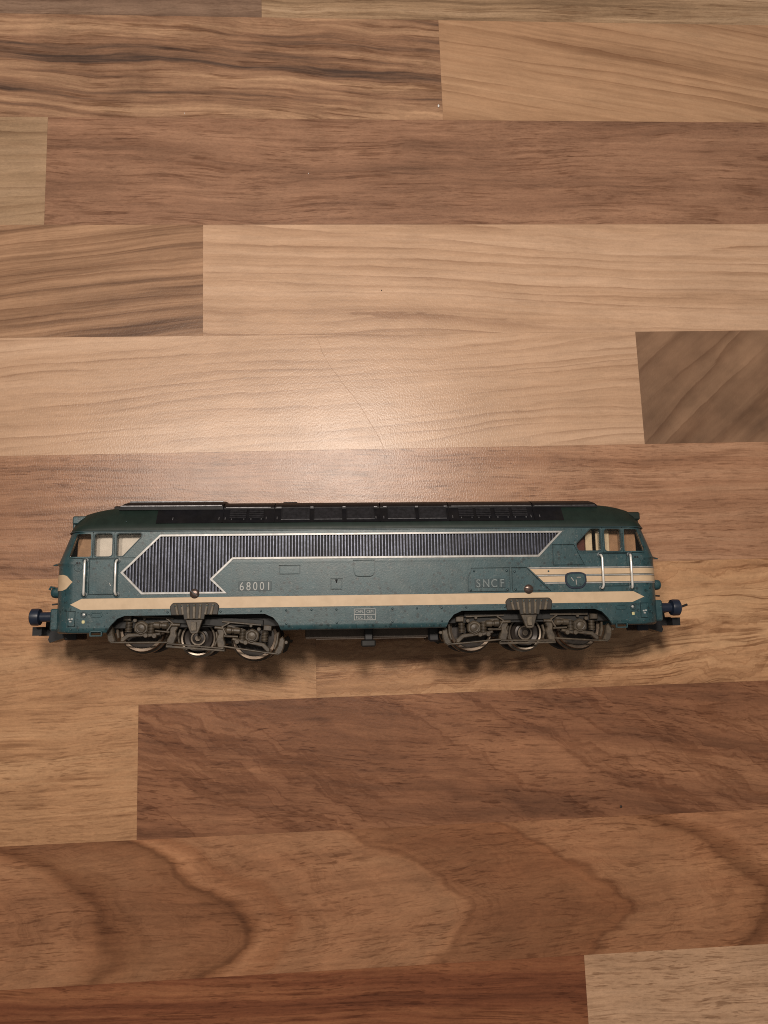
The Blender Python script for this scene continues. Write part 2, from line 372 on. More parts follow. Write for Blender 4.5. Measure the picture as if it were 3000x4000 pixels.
bogiem = plain("bogie_grime", (.078, .060, .041, 1), .46, var=.4, scale=.6, dirt=(.028, .021, .015, 1), dirt_amt=.65, bump=.25)
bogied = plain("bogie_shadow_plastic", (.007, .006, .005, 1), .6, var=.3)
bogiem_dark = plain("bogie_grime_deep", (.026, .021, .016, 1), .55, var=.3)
ribm = plain("rib_worn", (.115, .091, .064, 1), .5, var=.3, scale=.7, bump=.2)
wheelm = plain("wheel_rim_steel", (.105, .080, .060, 1), .36, metal=.8, var=.3, dirt=(.05, .035, .025, 1), dirt_amt=.5)
hubm = plain("hub_steel", (.20, .165, .13, 1), .35, metal=.7, var=.25)
wheeld = plain("wheel_disc", (.030, .023, .019, 1), .42, metal=.3, var=.3)
screwm = plain("screw_metal", (.14, .10, .085, 1), .32, metal=.8, var=.3)
tankm = plain("tank_plastic", (.085, .062, .046, 1), .5, var=.2)
white = plain("white_lettering", (.35, .36, .35, 1), .5, var=.08)
lettr = plain("worn_lettering", (.15, .185, .19, 1), .4, var=.3, scale=1.2)
yellow = plain("yellow_mark", (.55, .50, .26, 1), .5, var=.1)
beige = plain("cab_beige", (.80, .71, .55, 1), .55, var=.08)
maroon = plain("cab_maroon", (.12, .030, .030, 1), .5, var=.2)
pinkish = plain("cab_screen_reflection", (.55, .36, .27, 1), .4, var=.1)
t = NT("window_glazing"); t.t.nodes.remove(t.bsdf)
tr = t.n("ShaderNodeBsdfTransparent"); tr.inputs[0].default_value = (.93, .90, .86, 1)
gl = t.n("ShaderNodeBsdfGlossy"); gl.inputs["Roughness"].default_value = .08
fr = t.n("ShaderNodeFresnel"); fr.inputs[0].default_value = 1.5
mx = t.n("ShaderNodeMixShader"); t.put(mx.inputs[0], fr.outputs[0]); t.put(mx.inputs[1], tr.outputs[0]); t.put(mx.inputs[2], gl.outputs[0])
t.t.links.new(mx.outputs[0], t.t.nodes["Material Output"].inputs[0]); glass = t.m

# ------------------------------------------------------------------ locomotive root: modelled upright, laid on its side
loco = bpy.data.objects.new("model_locomotive", None); scene.collection.objects.link(loco)
ANG = R(-0.9488); OFF = Vector((7.6835, 4.7067, 18.0)) - Matrix.Rotation(ANG, 3, 'Z') @ Vector((0, 12.2, 0))
loco.location = OFF*S; loco.rotation_euler = (R(-90), 0, ANG)
tag(loco, "teal and cream model diesel locomotive lying on its side on the planks", "model locomotive")

# ---- body shell
DY = [(0, 0), (.12, 3.4), (.42, 7.0), (.95, 10.3), (1.75, 13.0), (2.9, 15.0), (4.3, 16.2), (5.5, 16.75), (6.7, 17.0), (7.6, 17.0)]
def outline(F, hw=17.0, inn=0.0):
    h = [(F-d-inn, y/17.0*hw) for d, y in DY]
    q = h+[(-a, b) for a, b in h[::-1]]
    return q+[(a, -b) for a, b in q[::-1] if b > 1e-6]
def nose(z):
    return 95.5 if z <= 28.6 else 95.5-(z-28.6)/9.3*3.5
def loft(levels, name):
    V, F = [], []; n = None
    for z, f, hw in levels:
        o = outline(f, hw); n = len(o); V += [(a, b, z) for a, b in o]
    for l in range(len(levels)-1):
        for i in range(n): j = (i+1) % n; F.append((l*n+i, l*n+j, (l+1)*n+j, (l+1)*n+i))
    F += [tuple(range(n)), tuple(range((len(levels)-1)*n, len(levels)*n))]
    return build(name, V, F, None if False else teal, scale=False)
outer = loft([(6.9, 94.6, 16.0), (7.15, 95.1, 16.5), (7.6, 95.4, 16.85), (8.3, 95.5, 17), (8.7, 95.5, 17), (14.9, 95.5, 17), (27.2, 95.5, 17), (27.6, 95.55, 17), (28.1, 96.2, 17.02), (28.6, 95.5, 17)] +
             [(z, nose(z), 17) for z in (29.0, 33, 37.5, 37.9)], "body_outer")
inner = loft([(z, nose(z)-1.3, 15.8) for z in (5.0, 28.6, 37.2)], "body_inner")
W1 = [(-87.6, 37.1), (-83.2, 37.1), (-83.1, 30.1), (-89.7, 30.1)]
W2 = [(-82.1, 37.15), (-76.8, 37.15), (-76.8, 30.15), (-82.1, 30.15)]
W3 = [(-75.4, 37.1), (-68.1, 37.1), (-68.1, 36.2), (-73.6, 30.2), (-75.4, 30.2)]
V3 = [(72.4, 37.3), (75.4, 37.3), (75.4, 30.4), (68.2, 30.4), (67.5, 32.4)]
mir = lambda p: [(-a, b) for a, b in p]
wins = [rnd(W1, [.3, .6, .6, .3]), rnd(W2, 1.0), rnd(W3, [.7, .4, .4, .9, .7]), rnd(mir(W1), [.3, .3, .6, .6]), rnd(mir(W2), 1.0), rnd(V3, .7)]
def prism_vf(p, y0, y1):
    p = ccw(p); n = len(p); V = [(a, y0, b) for a, b in p]+[(a, y1, b) for a, b in p]
    return V, [tuple(range(n)), tuple(range(n, 2*n))]+[(i, (i+1) % n, n+(i+1) % n, n+i) for i in range(n)]
def arch(s):
    p = [(24.8, 0), (25.4, 7.0), (26.2, 9.0), (27.8, 10.9), (30.4, 12.05), (72.4, 12.05), (74.6, 11.2), (76.4, 9.3), (77.9, 7.0), (78.4, 0)]
    return [(a*s, b) for a, b in p]
GR = [(-74.16, 25.1), (-62.5, 36.75), (63.5, 36.75), (55.4, 28.5), (-40.1, 28.75), (-46.2, 22.75), (-41.75, 18.35), (-67.6, 18.35)]
cut = join_vf(*[prism_vf(w, -22, 22) for w in wins], prism_vf(arch(1), -22, 22), prism_vf(arch(-1), -22, 22), prism_vf(inset(GR, .25), -22, -16.3))
scr = []
for s in (1, -1):
    for b in (1, -1):
        V, F = box_vf((84, 1.0 if b > 0 else -12.6, 30.2), (100, 12.6 if b > 0 else -1.0, 36.9)); scr.append(([(x*s, y, z) for x, y, z in V], F))
def groove(p, w=.24): return ring_vf(p, w, 16.55, 1.0)
GROOVES = [rect(-83.5, -75.9, 18.4, 29.4), rect(-26.05, -19.45, 23.9, 26.85), rect(-10.25, -6.5, 19.05, 22.5), rect(75.4, 83.7, 18.9, 29.4),
           [(-3.25, 28.2), (-3.25, 24.4), (-2.6, 23.2), (-1.6, 22.85), (2.1, 22.85), (3.1, 23.2), (3.65, 24.4), (3.65, 28.2)],
           [(32.4, 17.7), (32.4, 22.2), (33.8, 25.3), (45.9, 25.3), (45.9, 17.7)], [(46.4, 17.7), (46.4, 25.3), (51.2, 25.3), (56.9, 19.6), (58.9, 17.7)], [(59.7, 25.7), (59.7, 32.4), (66.8, 32.4), (70.0, 25.7)],
           rect(-89.7, -86.9, 8.9, 13.7), rect(86.9, 89.7, 8.9, 13.7)]
def ring_vf(p, w, y0, th):
    p = ccw(p); q = inset(p, w); n = len(p); V = []; F = []
    for loop, y in ((p, y0), (p, y0+th), (q, y0+th), (q, y0)): V += [(a, -y, b) for a, b in loop]
    for l in range(4):
        for i in range(n): j = (i+1) % n; F.append((l*n+i, l*n+j, ((l+1) % 4)*n+j, ((l+1) % 4)*n+i))
    return V, F
cut3 = build("cut_c", *join_vf(*[groove(p) for p in GROOVES], *[box_vf((s*x0-.11, -18, 29.75), (s*x0+.11, -16.6, 37.8)) for s in (1, -1) for x0 in (82.6, 76.1)]), teal, scale=False)
cut4 = build("cut_d", *join_vf(*[box_vf((min(s*67.6, s*90), -18, 29.46), (max(s*67.6, s*90), -16.6, 29.68)) for s in (1, -1)]), teal, scale=False)
cut2 = build("cut_b", *join_vf(*scr), None or teal, scale=False)
cut1 = build("cut_a", *cut, teal, scale=False)
me = boolean(outer, [inner, cut1, cut2, cut3, cut4]); me.name = "body_shell"; me.materials.clear()
body = link("body_shell", me, teal, loco, 28)
wn = body.modifiers.new("wn", 'WEIGHTED_NORMAL'); wn.keep_sharp = True

# ---- glazing, window rims, cab insides
for i, w in enumerate(wins):
    if i in (0, 3):
        pts = ccw(w)
        ys = []
        for a, b in pts:
            d = nose(b)-abs(a); yy = 17.0
            for (d0, y0), (d1, y1) in zip(DY, DY[1:]):
                if d0 <= d <= d1: yy = y0+(y1-y0)*(d-d0)/(d1-d0); break
            ys.append(yy)
        n = len(pts); V = [(a, -(q-1.0), b) for (a, b), q in zip(pts, ys)]+[(a, -(q-.7), b) for (a, b), q in zip(pts, ys)]
        F = [tuple(range(n)), tuple(range(n, 2*n))]+[(k, (k+1) % n, n+(k+1) % n, n+k) for k in range(n)]
        build("window_pane", V, F, glass, body)
    else:
        plate("window_pane", inset(w, -.25), glass, body, y0=15.55, th=.28, ch=0)
        ring("window_rim", inset(w, -.32), .32, teal_dark, body, y0=16.95, th=.16)
for s in (1, -1):
    for b in (1, -1):
        V = []
        for z in (29.9, 37.1):
            for yy in (.8, 7, 12.8):
                d = .12 if yy < 2 else .42 if yy < 8 else 1.65
                V.append((s*(nose(z)-d-.9), b*yy, z))
        V += [(x-s*.3, y, z) for x, y, z in V]
        F = [(0, 1, 4, 3), (1, 2, 5, 4), (6, 7, 10, 9), (7, 8, 11, 10), (0, 1, 7, 6), (1, 2, 8, 7), (3, 4, 10, 9), (4, 5, 11, 10), (0, 3, 9, 6), (2, 5, 11, 8)]
        build("windscreen_pane", V, F, glass, body)
    # slim pinkish tube stands in for light reflected at the windscreen edge
    tube("screen_edge_reflection", [(s*(nose(29.8)-3.9), -14.3, 29.8), (s*(nose(37.0)-3.9), -14.3, 37.0)], .16, pinkish, body, 6)
brown = plain("cab_brown", (.44, .28, .18, 1), .5, var=.15)  # for panels added near the glass, brown like the table seen through
cabwhite = plain("cab_reflection_white", (.88, .89, .90, 1), .5, var=.05)  # white stands in for the bright reflection in the left cab glazing
cab = box("cab_interior", (-82.9, -13.4, 29), (-65.8, -12.8, 37.3), cabwhite, loco, .1)
box("added_cab_panel", (-88.6, -12.6, 29), (-83.0, -12.0, 37.3), brown, cab, .1)
box("cab_floor", (-90.6, -11.8, 27.2), (-65.6, 15, 28.2), maroon, cab)
box("cab_pillar", (-83.6, -13.2, 29), (-80.7, -12.7, 37.3), cabwhite, cab, .1)
cab = box("cab_interior", (71.8, -13.2, 29), (74.0, -12.6, 37.3), beige, loco, .1)
box("cab_interior_panel", (75.2, -13.2, 29), (79.6, -12.6, 37.3), beige, cab, .1)
box("seat_block", (65.5, -13.6, 28.4), (71.6, -5, 34.6), maroon, cab, .5)
box("added_cab_panel", (79.8, -12.4, 29), (88.6, -11.8, 37.3), brown, cab, .1)
box("cab_floor", (65.4, -11.6, 27.2), (90.6, 15, 28.2), maroon, cab)
# ---- grille: silver frame, dark backing, upright slats
grille = plate("grille_backing", inset(GR, .3), slatbk, loco, y0=16.2, th=.14, ch=0)
ring("grille_frame", GR, .72, silver, grille, y0=16.9, th=.28)
GI = inset(GR, .6)
def spans(x):
    zs = []
    for i in range(len(GI)):
        (x0, z0), (x1, z1) = GI[i], GI[(i+1) % len(GI)]
        if (x0 <= x < x1) or (x1 <= x < x0): zs.append(z0+(z1-z0)*(x-x0)/(x1-x0))
    zs.sort(); return list(zip(zs[::2], zs[1::2]))
x = -73.1
while x < 62.4:
    hw_ = .29; A, B = spans(x-hw_), spans(x+hw_)
    if len(A) != len(B): A = B = spans(x)
    if len(A) == len(B):
        for (a0, a1), (b0, b1) in zip(A, B):
            if a1-a0 > .3 and b1-b0 > .3:
                j = random.uniform(-.03, .03)
                V = [(x-hw_, -16.3, a0), (x+hw_, -16.3, b0), (x+hw_, -16.3, b1), (x-hw_, -16.3, a1),
                     (x-.17+j, -16.98, a0), (x+.17+j, -16.98, b0), (x+.17+j, -16.98, b1), (x-.17+j, -16.98, a1)]
                build("slat", V, [(0, 1, 2, 3), (4, 5, 6, 7), (0, 1, 5, 4), (1, 2, 6, 5), (2, 3, 7, 6), (3, 0, 4, 7)], slatm, grille)
    x += .965

# ---- paint bands along the side (raised mouldings), wrapping the nose where needed
def side_y(x, z=20):
    d = nose(z)-abs(x)
    if d >= 6.7: return 17.0, 0.0
    for (d0, y0), (d1, y1) in zip(DY, DY[1:]):
        if d0 <= d <= d1: return y0+(y1-y0)*(d-d0)/(d1-d0), 0.0
    return 0.0, 0.0
def wrap_path(x0, s, yend=0.0):
    """points (x,y) along the near side from x0 to the nose at end s, then round it to |y| = yend"""
    pts = [(x0, -17.0), (s*86.0, -17.0)]
    for d, y in DY[::-1]:
        if y >= yend: pts.append((s*(95.5-d), -y))
    return pts
def band(name, x0a, x0b, z0, z1, s, off, mat, parent, yend=0.0):
    """wrapped strip: starts on the diagonal (x0a at z0, x0b at z1)"""
    P = wrap_path(min(x0a, x0b) if s < 0 else max(x0a, x0b), s, yend); V, F = [], []
    for i, (a, b) in enumerate(P):
        p0, p1 = P[max(i-1, 0)], P[min(i+1, len(P)-1)]; tx, ty = p1[0]-p0[0], p1[1]-p0[1]; l = math.hypot(tx, ty) or 1
        nx, ny = ty/l*s, -tx/l*s
        if ny > 0 and abs(b) > 8: nx, ny = -nx, -ny
        if nx*s < 0: nx, ny = -nx, -ny
        for z, xs in ((z0, x0a), (z1, x0b)):
            aa = xs if i == 0 else a
            V += [(aa-nx*.15, b-ny*.15, z), (aa+nx*off, b+ny*off, z)]
    n = 4
    for i in range(len(P)-1):
        o, q = i*4, (i+1)*4
        F += [(o+1, q+1, q+3, o+3), (o, o+1, q+1, q), (o+2, q+2, q+3, o+3), (o, q, q+2, o+2)]
    F += [(0, 1, 3, 2), tuple(len(V)-4+k for k in (0, 1, 3, 2))]
    return build(name, V, F, mat, parent, 30)
stripe = [(-88.7, 15.6), (-85.3, 17.35), (85.1, 17.35), (88.5, 15.6), (84.5, 13.95), (-85.4, 13.95)]
plate("cream_stripe", stripe, cream, body, y0=16.9, th=.16, ch=.05)
diag = lambda z: 51.8+(25.2-z)/(25.2-20.0)*5.25
for z0, z1, m, nm, off in ((24.85, 25.22, silver, "silver_trim", .16), (22.95, 24.70, cream, "cream_band", .12), (22.45, 22.80, silver, "silver_trim", .15),
                      (20.55, 22.30, cream, "cream_band", .12), (20.02, 20.40, silver, "silver_trim", .16)):
    band(nm, diag(z0), diag(z1), z0, z1, 1, off, m, body)
# cream nose chevron on the other cab
P = wrap_path(-88.2, -1, 0); Vc = []; Fc = []
arc = [(-88.2, -17.0, 22.4, 22.5)]
for d, y in DY[::-1]:
    xx = -(95.5-d)
    if y >= 16.99: continue
    k = min(1, max(0, (xx+88.2)/(-2.2))); arc.append((xx, -y, 22.4-k*2.5, 22.5+k*2.2))
for i, (a, b, z0, z1) in enumerate(arc):
    Vc += [(a-.14, b-.10, z0), (a-.14, b-.10, z1), (a+.2, b+.2, z0), (a+.2, b+.2, z1)]
for i in range(len(arc)-1):
    o, q = i*4, i*4+4; Fc += [(o, q, q+1, o+1), (o+2, q+2, q+3, o+3), (o, q, q+2, o+2), (o+1, q+1, q+3, o+3)]
Fc += [(0, 1, 3, 2), (len(Vc)-4, len(Vc)-3, len(Vc)-1, len(Vc)-2)]
build("cream_chevron", Vc, Fc, cream, body, 40)

# ---- doors, panels, rivets, handrails, marks
plate("door", rect(-83.22, -76.18, 18.68, 29.12), teal, body, y0=16.4, th=.64, ch=.12)
plate("door", rect(75.68, 83.42, 19.18, 19.9), teal, body, y0=16.4, th=.64, ch=.12)
plate("door", rect(75.68, 83.42, 25.3, 29.12), teal, body, y0=16.4, th=.64, ch=.12)
plate("hatch_panel", rect(-25.77, -19.73, 24.18, 26.57), teal, body, y0=16.4, th=.64, ch=.12)
sq = plate("hatch_panel", rect(-9.97, -6.78, 19.33, 22.22), teal, body, y0=16.4, th=.64, ch=.12)
plate("flap", inset([(-3.25, 28.2), (-3.25, 24.4), (-2.6, 23.2), (-1.6, 22.85), (2.1, 22.85), (3.1, 23.2), (3.65, 24.4), (3.65, 28.2)], .27), teal, body, y0=16.4, th=.64, ch=.12)
plate("name_panel", inset([(32.4, 17.7), (32.4, 22.2), (33.8, 25.3), (45.9, 25.3), (45.9, 17.7)], .27), teal, body, y0=16.4, th=.64, ch=.12)
plate("side_panel", inset([(46.4, 17.7), (46.4, 25.3), (51.2, 25.3), (56.9, 19.6), (58.9, 17.7)], .27), teal, body, y0=16.4, th=.64, ch=.12)
plate("side_panel", inset([(59.7, 25.7), (59.7, 32.4), (66.8, 32.4), (70.0, 25.7)], .27), teal, body, y0=16.4, th=.64, ch=.12)
tube("latch", [(-8.4, -17.2, 22.2), (-8.35, -17.25, 21.2)], [.4, .12], blackp, body, 6)
tube("door_handle", [(-77.1, -17.2, 22.0), (-76.8, -17.25, 21.1)], .12, silver, body, 6)
rv = lathe_vf([(.36, 0), (.34, .12), (.2, .24), (0, .28)], (0, 0, 0), 'y', 8)
rme = bpy.data.meshes.new("rivet"); rme.from_pydata([tuple(c*S for c in v) for v in rv[0]], [], rv[1]); rme.materials.append(teal_dark)
def rivet(x, z, y=16.98, k=1.0, parent=body):
    o = bpy.data.objects.new("rivet", rme); scene.collection.objects.link(o); o.parent = parent; o.location = (x*S, -y*S, z*S); o.scale = (k, k, k)
for x, z in [(-43.7, 12.9), (-31.5, 12.9), (-23.8, 12.95), (-16.1, 13), (-8.45, 13), (-23.75, 8.87), (-8.4, 8.9), (8.8, 13), (16.4, 12.97), (24.1, 13), (31.8, 13.05), (43.9, 13.05), (8.75, 8.95), (24.05, 8.95),
             (59.5, 13.03), (-59.6, 12.9), (58.2, 18.4), (58.2, 23.96)]: rivet(x, z)
for x, z in [(34.6, 24.3), (44.9, 24.3), (33.4, 18.4), (45.0, 18.4), (47.4, 24.0), (47.5, 18.4)]: rivet(x, z, 17.06, 1.15)
for s in (1, -1):
    for x, z in [(90.7, 13.1), (90.8, 10.9), (90.9, 8.9), (86.2, 13.2), (86.3, 11.2), (86.3, 9.2), (88.2, 8.2), (83.0, 9.2), (78.2, 9.1), (77.6, 12.9), (82.9, 12.6)]: rivet(s*x, z, side_y(x)[0]-.03, .6)
    plate("inspection_panel", rect(min(s*87.17, s*89.0), max(s*87.17, s*89.0), 9.17, 13.43), teal, body, y0=16.2, th=.84, ch=.12)
    lathe("socket", [(1.0, 0), (1.0, .35), (.62, .35), (.55, -.1), (0, -.1)], (s*84.6, -16.95, 12.6), teal_dark, body, n=16)
    lathe("socket_pin", [(.45, 0), (.4, .2), (0, .28)], (s*84.5, -16.9, 12.55), silver, body, n=10)
    ring("slot_rim", rect(min(s*79.0, s*82.5), max(s*79.0, s*82.5), 11.7, 13.3, .75), .45, teal, body, y0=16.9, th=.3)
    plate("yellow_mark", rect(min(s*84.15, s*85.0), max(s*84.15, s*85.0), 9.95, 10.85, .2), yellow, body, y0=16.9, th=.13, ch=0)
    for k in range(2): plate("yellow_mark", rect(s*88.3-.65+k*.75, s*88.3-.05+k*.75, 11.0+.1*k, 11.45+.1*k, .1), white, body, y0=16.9, th=.24, ch=0)
    plate("yellow_mark", rect(s*88.3-.4, s*88.3+.3, 10.35, 10.7, .1), white, body, y0=16.9, th=.24, ch=0)
    ring("foot_step", rect(min(s*78.9, s*82.6), max(s*78.9, s*82.6), 6.0, 7.7, .1), .38, teal, body, y0=16.2, th=.9)
    ring("round_mark", [(s*86.7+1.35*math.cos(a*math.pi/8), 26.9+1.35*math.sin(a*math.pi/8)) for a in range(16)], .16, teal_dark, body, y0=16.95, th=.16)
    for k in (-.4, .35): plate("plug", rect(s*86.7+k-.22, s*86.7+k+.22, 27.9, 28.5, .1), blackp, body, y0=16.9, th=.3, ch=.05)
    rivet(s*86.5, 26.4, 16.98, .5)
    for hx in (84.6, 75.0):
        z1, z0 = 28.9, 18.45; b = s*hx; q = s*.35 if hx > 80 else -s*.35
        o = 1.35
        tube("handrail", [(b, -16.6, z1), (b, -17.5, z1), (b-q*.3, -17+-o*.75, z1-.25), (b-q*.6, -17-o, z1-1.0), (b-q*.6, -17-o, z0+1.0), (b-q*.3, -17-o*.75, z0+.25), (b, -17.5, z0), (b, -16.6, z0)], .35, wire, body, 10)
        tube("handrail", [(b, 16.6, z1), (b, 17.3, z1), (b, 17.62, z1-.6), (b, 17.62, z0+.6), (b, 17.3, z0), (b, 16.6, z0)], .35, wire, body, 8)   # far side: the model rests on these
        for z in (z1, z0): lathe("rosette", [(.95, 0), (.95, .22), (.55, .3), (.5, .05), (0, .05)], (b, -16.95, z), teal_dark, body, n=16)
for s in (1, -1):   # body screws
    sc = lathe("screw", [(1.45, 0), (1.45, .35), (1.15, .62), (.5, .74), (0, .76)], (s*51.6, -16.95, 18.45), screwm, body, n=24)
    V, F = box_vf((-1.2, -.02, -.17), (1.2, .06, .17)); a = R(-40 if s < 0 else -8)
    V = [(s*51.6+x*math.cos(a)-z*math.sin(a), -17.72+y, 18.45+x*math.sin(a)+z*math.cos(a)) for x, y, z in V]
    build("screw_slot", V, F, blackp, sc)
def text(name, body_, x, z, h, mat, parent, y=17.0, ext=.14, wide=1.0, bold=0.0):
    cu = bpy.data.curves.new("t", 'FONT'); cu.body = body_; cu.size = h/.70; cu.extrude = ext; cu.align_x = 'CENTER'; cu.offset = bold
    o = bpy.data.objects.new("t", cu); scene.collection.objects.link(o)
    dg = bpy.context.evaluated_depsgraph_get(); me = bpy.data.meshes.new_from_object(o.evaluated_get(dg)); bpy.data.objects.remove(o)
    for v in me.vertices: a, b, c = v.co; v.co = Vector(((x+a*wide)*S, -(y+c)*S, (z+b)*S))
    me.name = name; me.materials.clear(); return link(name, me, mat, parent)
numb = plate("number_plate", rect(-38.4, -28.3, 19.05, 21.95, .15), teal_dark, body, y0=16.9, th=.16, ch=.04)
for i, c in enumerate("68001"): text("digit", c, -37.35+i*2.05, 19.22, 2.55, white, body, 17.1, .14, .80, .01)
for i, c in enumerate("SNCF"):
    xx = 35.75+i*2.5
    plate("letter_plate", rect(xx-1.05, xx+1.05, 19.0, 21.85, .1), teal_dark, body, y0=16.9, th=.32, ch=.04)
    text("letter", c, xx, 19.2, 2.5, lettr, body, 17.25, .14, .85, .02)
    if i < 3: rivet(xx+1.25, 19.6, 17.1, .45)
mk = plate("maker_plate", rect(-3.1, 3.6, 9.6, 13.15, .1), teal_dark, body, y0=16.9, th=.16, ch=0)
ring("maker_plate_rim", rect(-3.1, 3.6, 9.6, 13.15), .22, white, body, y0=16.95, th=.2)
plate("maker_plate_bar", rect(-2.9, 3.4, 11.28, 11.48), white, body, y0=17.0, th=.14, ch=0)
plate("maker_plate_bar", rect(.16, .34, 9.8, 12.95), white, body, y0=17.0, th=.15, ch=0)
for s_, x, z in (("CAFL", -1.4, 11.85), ("CEM", 1.85, 11.85), ("FUC", -1.4, 10.1), ("SUL", 1.85, 10.1)): text("lettering", s_, x, z, .85, white, body, 17.04, .06, .92)
lg = plate("emblem", rnd([(63.2, 20.2), (63.4, 23.0), (65.0, 23.6), (68.6, 23.6), (70.1, 23.0), (70.3, 20.2), (68.8, 18.4), (64.7, 18.4)], 1.0), blue, body, y0=16.9, th=.38, ch=.1)
plate("emblem_face", rnd([(63.75, 20.4), (63.9, 22.7), (65.2, 23.1), (68.4, 23.1), (69.6, 22.7), (69.8, 20.4), (68.5, 18.95), (65.0, 18.95)], .9), teal, body, y0=17.1, th=.3, ch=.12)
for (x0, z0, x1, z1) in ((65.2, 21.9, 66.0, 20.8), (67.0, 21.9, 68.3, 21.9), (66.75, 21.2, 66.85, 19.6)):
    tube("emblem_mark", [(x0, -17.45, z0), (x1, -17.45, z1)], .2, silver, body, 6)

# ---- roof
def hw_at(x, F):
    d = F-abs(x)
    if d >= 6.7: return 17.0
    for (d0, y0), (d1, y1) in zip(DY, DY[1:]):
        if d0 <= d <= d1: return y0+(y1-y0)*(d-d0)/(d1-d0)
    return .5
SEC = [(17.05, 37.9), (17.1, 38.15), (16.95, 39.0), (16.5, 40.05), (16.3, 40.4), (12.9, 45.2), (12.4, 45.55), (9, 46.2), (5, 46.55), (0, 46.6)]
def top(x):
    x = abs(x); T = [(0, 46.6), (77, 46.6), (80, 46.2), (83, 45.5), (86, 44.5), (88, 43.4), (89.5, 42.1), (91, 40.2), (92.1, 38.3)]
    for (a, b), (c, d) in zip(T, T[1:]):
        if a <= x <= c: return b+(d-b)*(x-a)/(c-a)
    return 38.3
xs = [-92.0, -91.6, -91, -90.2, -89.3, -88, -87, -86, -84.5, -83, -80, -77, -64]; xs = xs+[0]+[-a for a in xs[::-1]]
V, F = [], []; prof = [(-a, b) for a, b in SEC]+[(a, b) for a, b in SEC[::-1][1:]]; m = len(prof)
for x in xs:
    h = hw_at(x, 92.4)/17.0; k = (top(x)-37.9)/(46.6-37.9)
    V += [(x, a*h, 37.9+(b-37.9)*k) for a, b in prof]
for i in range(len(xs)-1):
    for j in range(m-1): F.append((i*m+j, i*m+j+1, (i+1)*m+j+1, (i+1)*m+j))
    F.append((i*m+m-1, i*m, (i+1)*m, (i+1)*m+m-1))
F += [tuple(range(m)), tuple(range((len(xs)-1)*m, len(xs)*m))]
roof = build("roof", V, F, green, loco, 30)
# gutter line
gut = []
for x in [-92.3, -91.9, -91, -90, -88.5, -87, -85.5, 85.5, 87, 88.5, 90, 91, 91.9, 92.3]: gut.append((x, -(hw_at(x, 92.6)+.08), 37.82))
tube("gutter", gut, .2, teal_dark, roof, 6)
for s in (1, -1):
    box("headlight_housing", (min(s*87.5, s*93.3), -4.5, 40.0), (max(s*87.5, s*93.3), 4.5, 44.0), teal, roof, .5)
    V, F = box_vf((min(s*84, s*90.4), -13.2, 40.6), (max(s*84, s*90.4), -8.5, 43.2), .4); build("marker_housing", V, F, green if s > 0 else teal, roof)
# black chamfer sheet and hood
D0, D1 = Vector((-16.42, 40.16)), Vector((-12.85, 45.25)); U = (D1-D0); UL = U.length; U.normalize(); N = Vector((-U.y, U.x)); N = N if N.x < 0 else -N
def cham_vf(x0, x1, t0, t1, h0, h1, ch=0.0):
    pts = []
    for x in (x0, x1):
        for t_ in (t0, t1):
            for h in (h0, h1):
                q = D0+U*(t_*UL)+N*h; pts.append((x, q.x, q.y))
    return pts, [(0, 1, 3, 2), (4, 5, 7, 6), (0, 1, 5, 4), (2, 3, 7, 6), (0, 2, 6, 4), (1, 3, 7, 5)]
def cham(name, x0, x1, t0, t1, h0, h1, mat, parent): return build(name, *cham_vf(x0, x1, t0, t1, h0, h1), mat, parent)
def mirror_y(vf): return [(x, -y, z) for x, y, z in vf[0]], vf[1]
sheet = build("roof_side_sheet", *join_vf(cham_vf(-64, 64.2, 0, 1.0, -.1, .22), mirror_y(cham_vf(-64, 64.2, 0, 1.0, -.1, .22))), black, roof)
HS = [(13.3, 44.9), (13.3, 45.5), (12.5, 46.35), (9.2, 47.55), (5, 48.15), (0, 48.35)]
def hood(name, x0, x1, sl0, sl1, dz=0.0, dy=0.0):
    V, F = [], []; pr = [(-a-dy*(i < 5), b+(dz if i else 0)) for i, (a, b) in enumerate(HS)]+[(a+dy*(i > 0), b+(dz if i < 5 else 0)) for i, (a, b) in enumerate(HS[::-1][1:])]
    m = len(pr)
    for x, sl, sg in ((x0, sl0, 1), (x1, sl1, -1)):
        V += [(x+sg*sl*max(0, (z-45.4))/2.9, y, z) for y, z in pr]
    F = [(j, j+1, m+j+1, m+j) for j in range(m-1)]+[(m-1, 0, m, 2*m-1), tuple(range(m)), tuple(range(m, 2*m))]
    return build(name, V, F, black, roof, 30)
hood("roof_hood", -43.6, -27.9, 0, 0); hood("roof_hood", -27.6, 5.4, 0, 0); hood("roof_hood", 5.7, 27.4, 0, 0)
hood("roof_hood", 27.7, 54.8, 0, 0); hood("roof_hood", 55.1, 76.4, 0, 2.2, .05)
hood("roof_hood", -76.2, -43.9, 2.6, 0, .55, .3)
ledge = plain("roof_edge_highlight", (.14, .14, .15, 1), .35, metal=.2, var=.4, scale=.8)  # light grey paints the bevel highlights of the roof edges; pins share it
def rail(x0, x1, y, z, r=.16): tube("roof_edge", [(x0, -y, z), (x1, -y, z)], r, ledge, roof, 6)
rail(-75.6, -44.2, 13.65, 46.1, .26); rail(-73.8, -44.4, 9.6, 48.05, .34); rail(-43.0, -29.0, 13.35, 45.5); rail(-27.2, -25.6, 13.35, 45.5)
rail(28.6, 54.5, 13.35, 45.5, .12); rail(55.6, 75.5, 13.4, 45.5, .12)
for xx in (-16.0, -5.8, 17.3): rail(xx-.45, xx+.45, 13.35, 45.5)
for xx in (4.2, 7.2, 26.6): rail(xx-.5, xx+.5, 13.35, 45.5)
for xx in (-43.75, -27.75, 5.55, 27.55, 54.95): cham("roof_joint", xx-.18, xx+.18, .0, 1.02, .1, .42, black, roof)
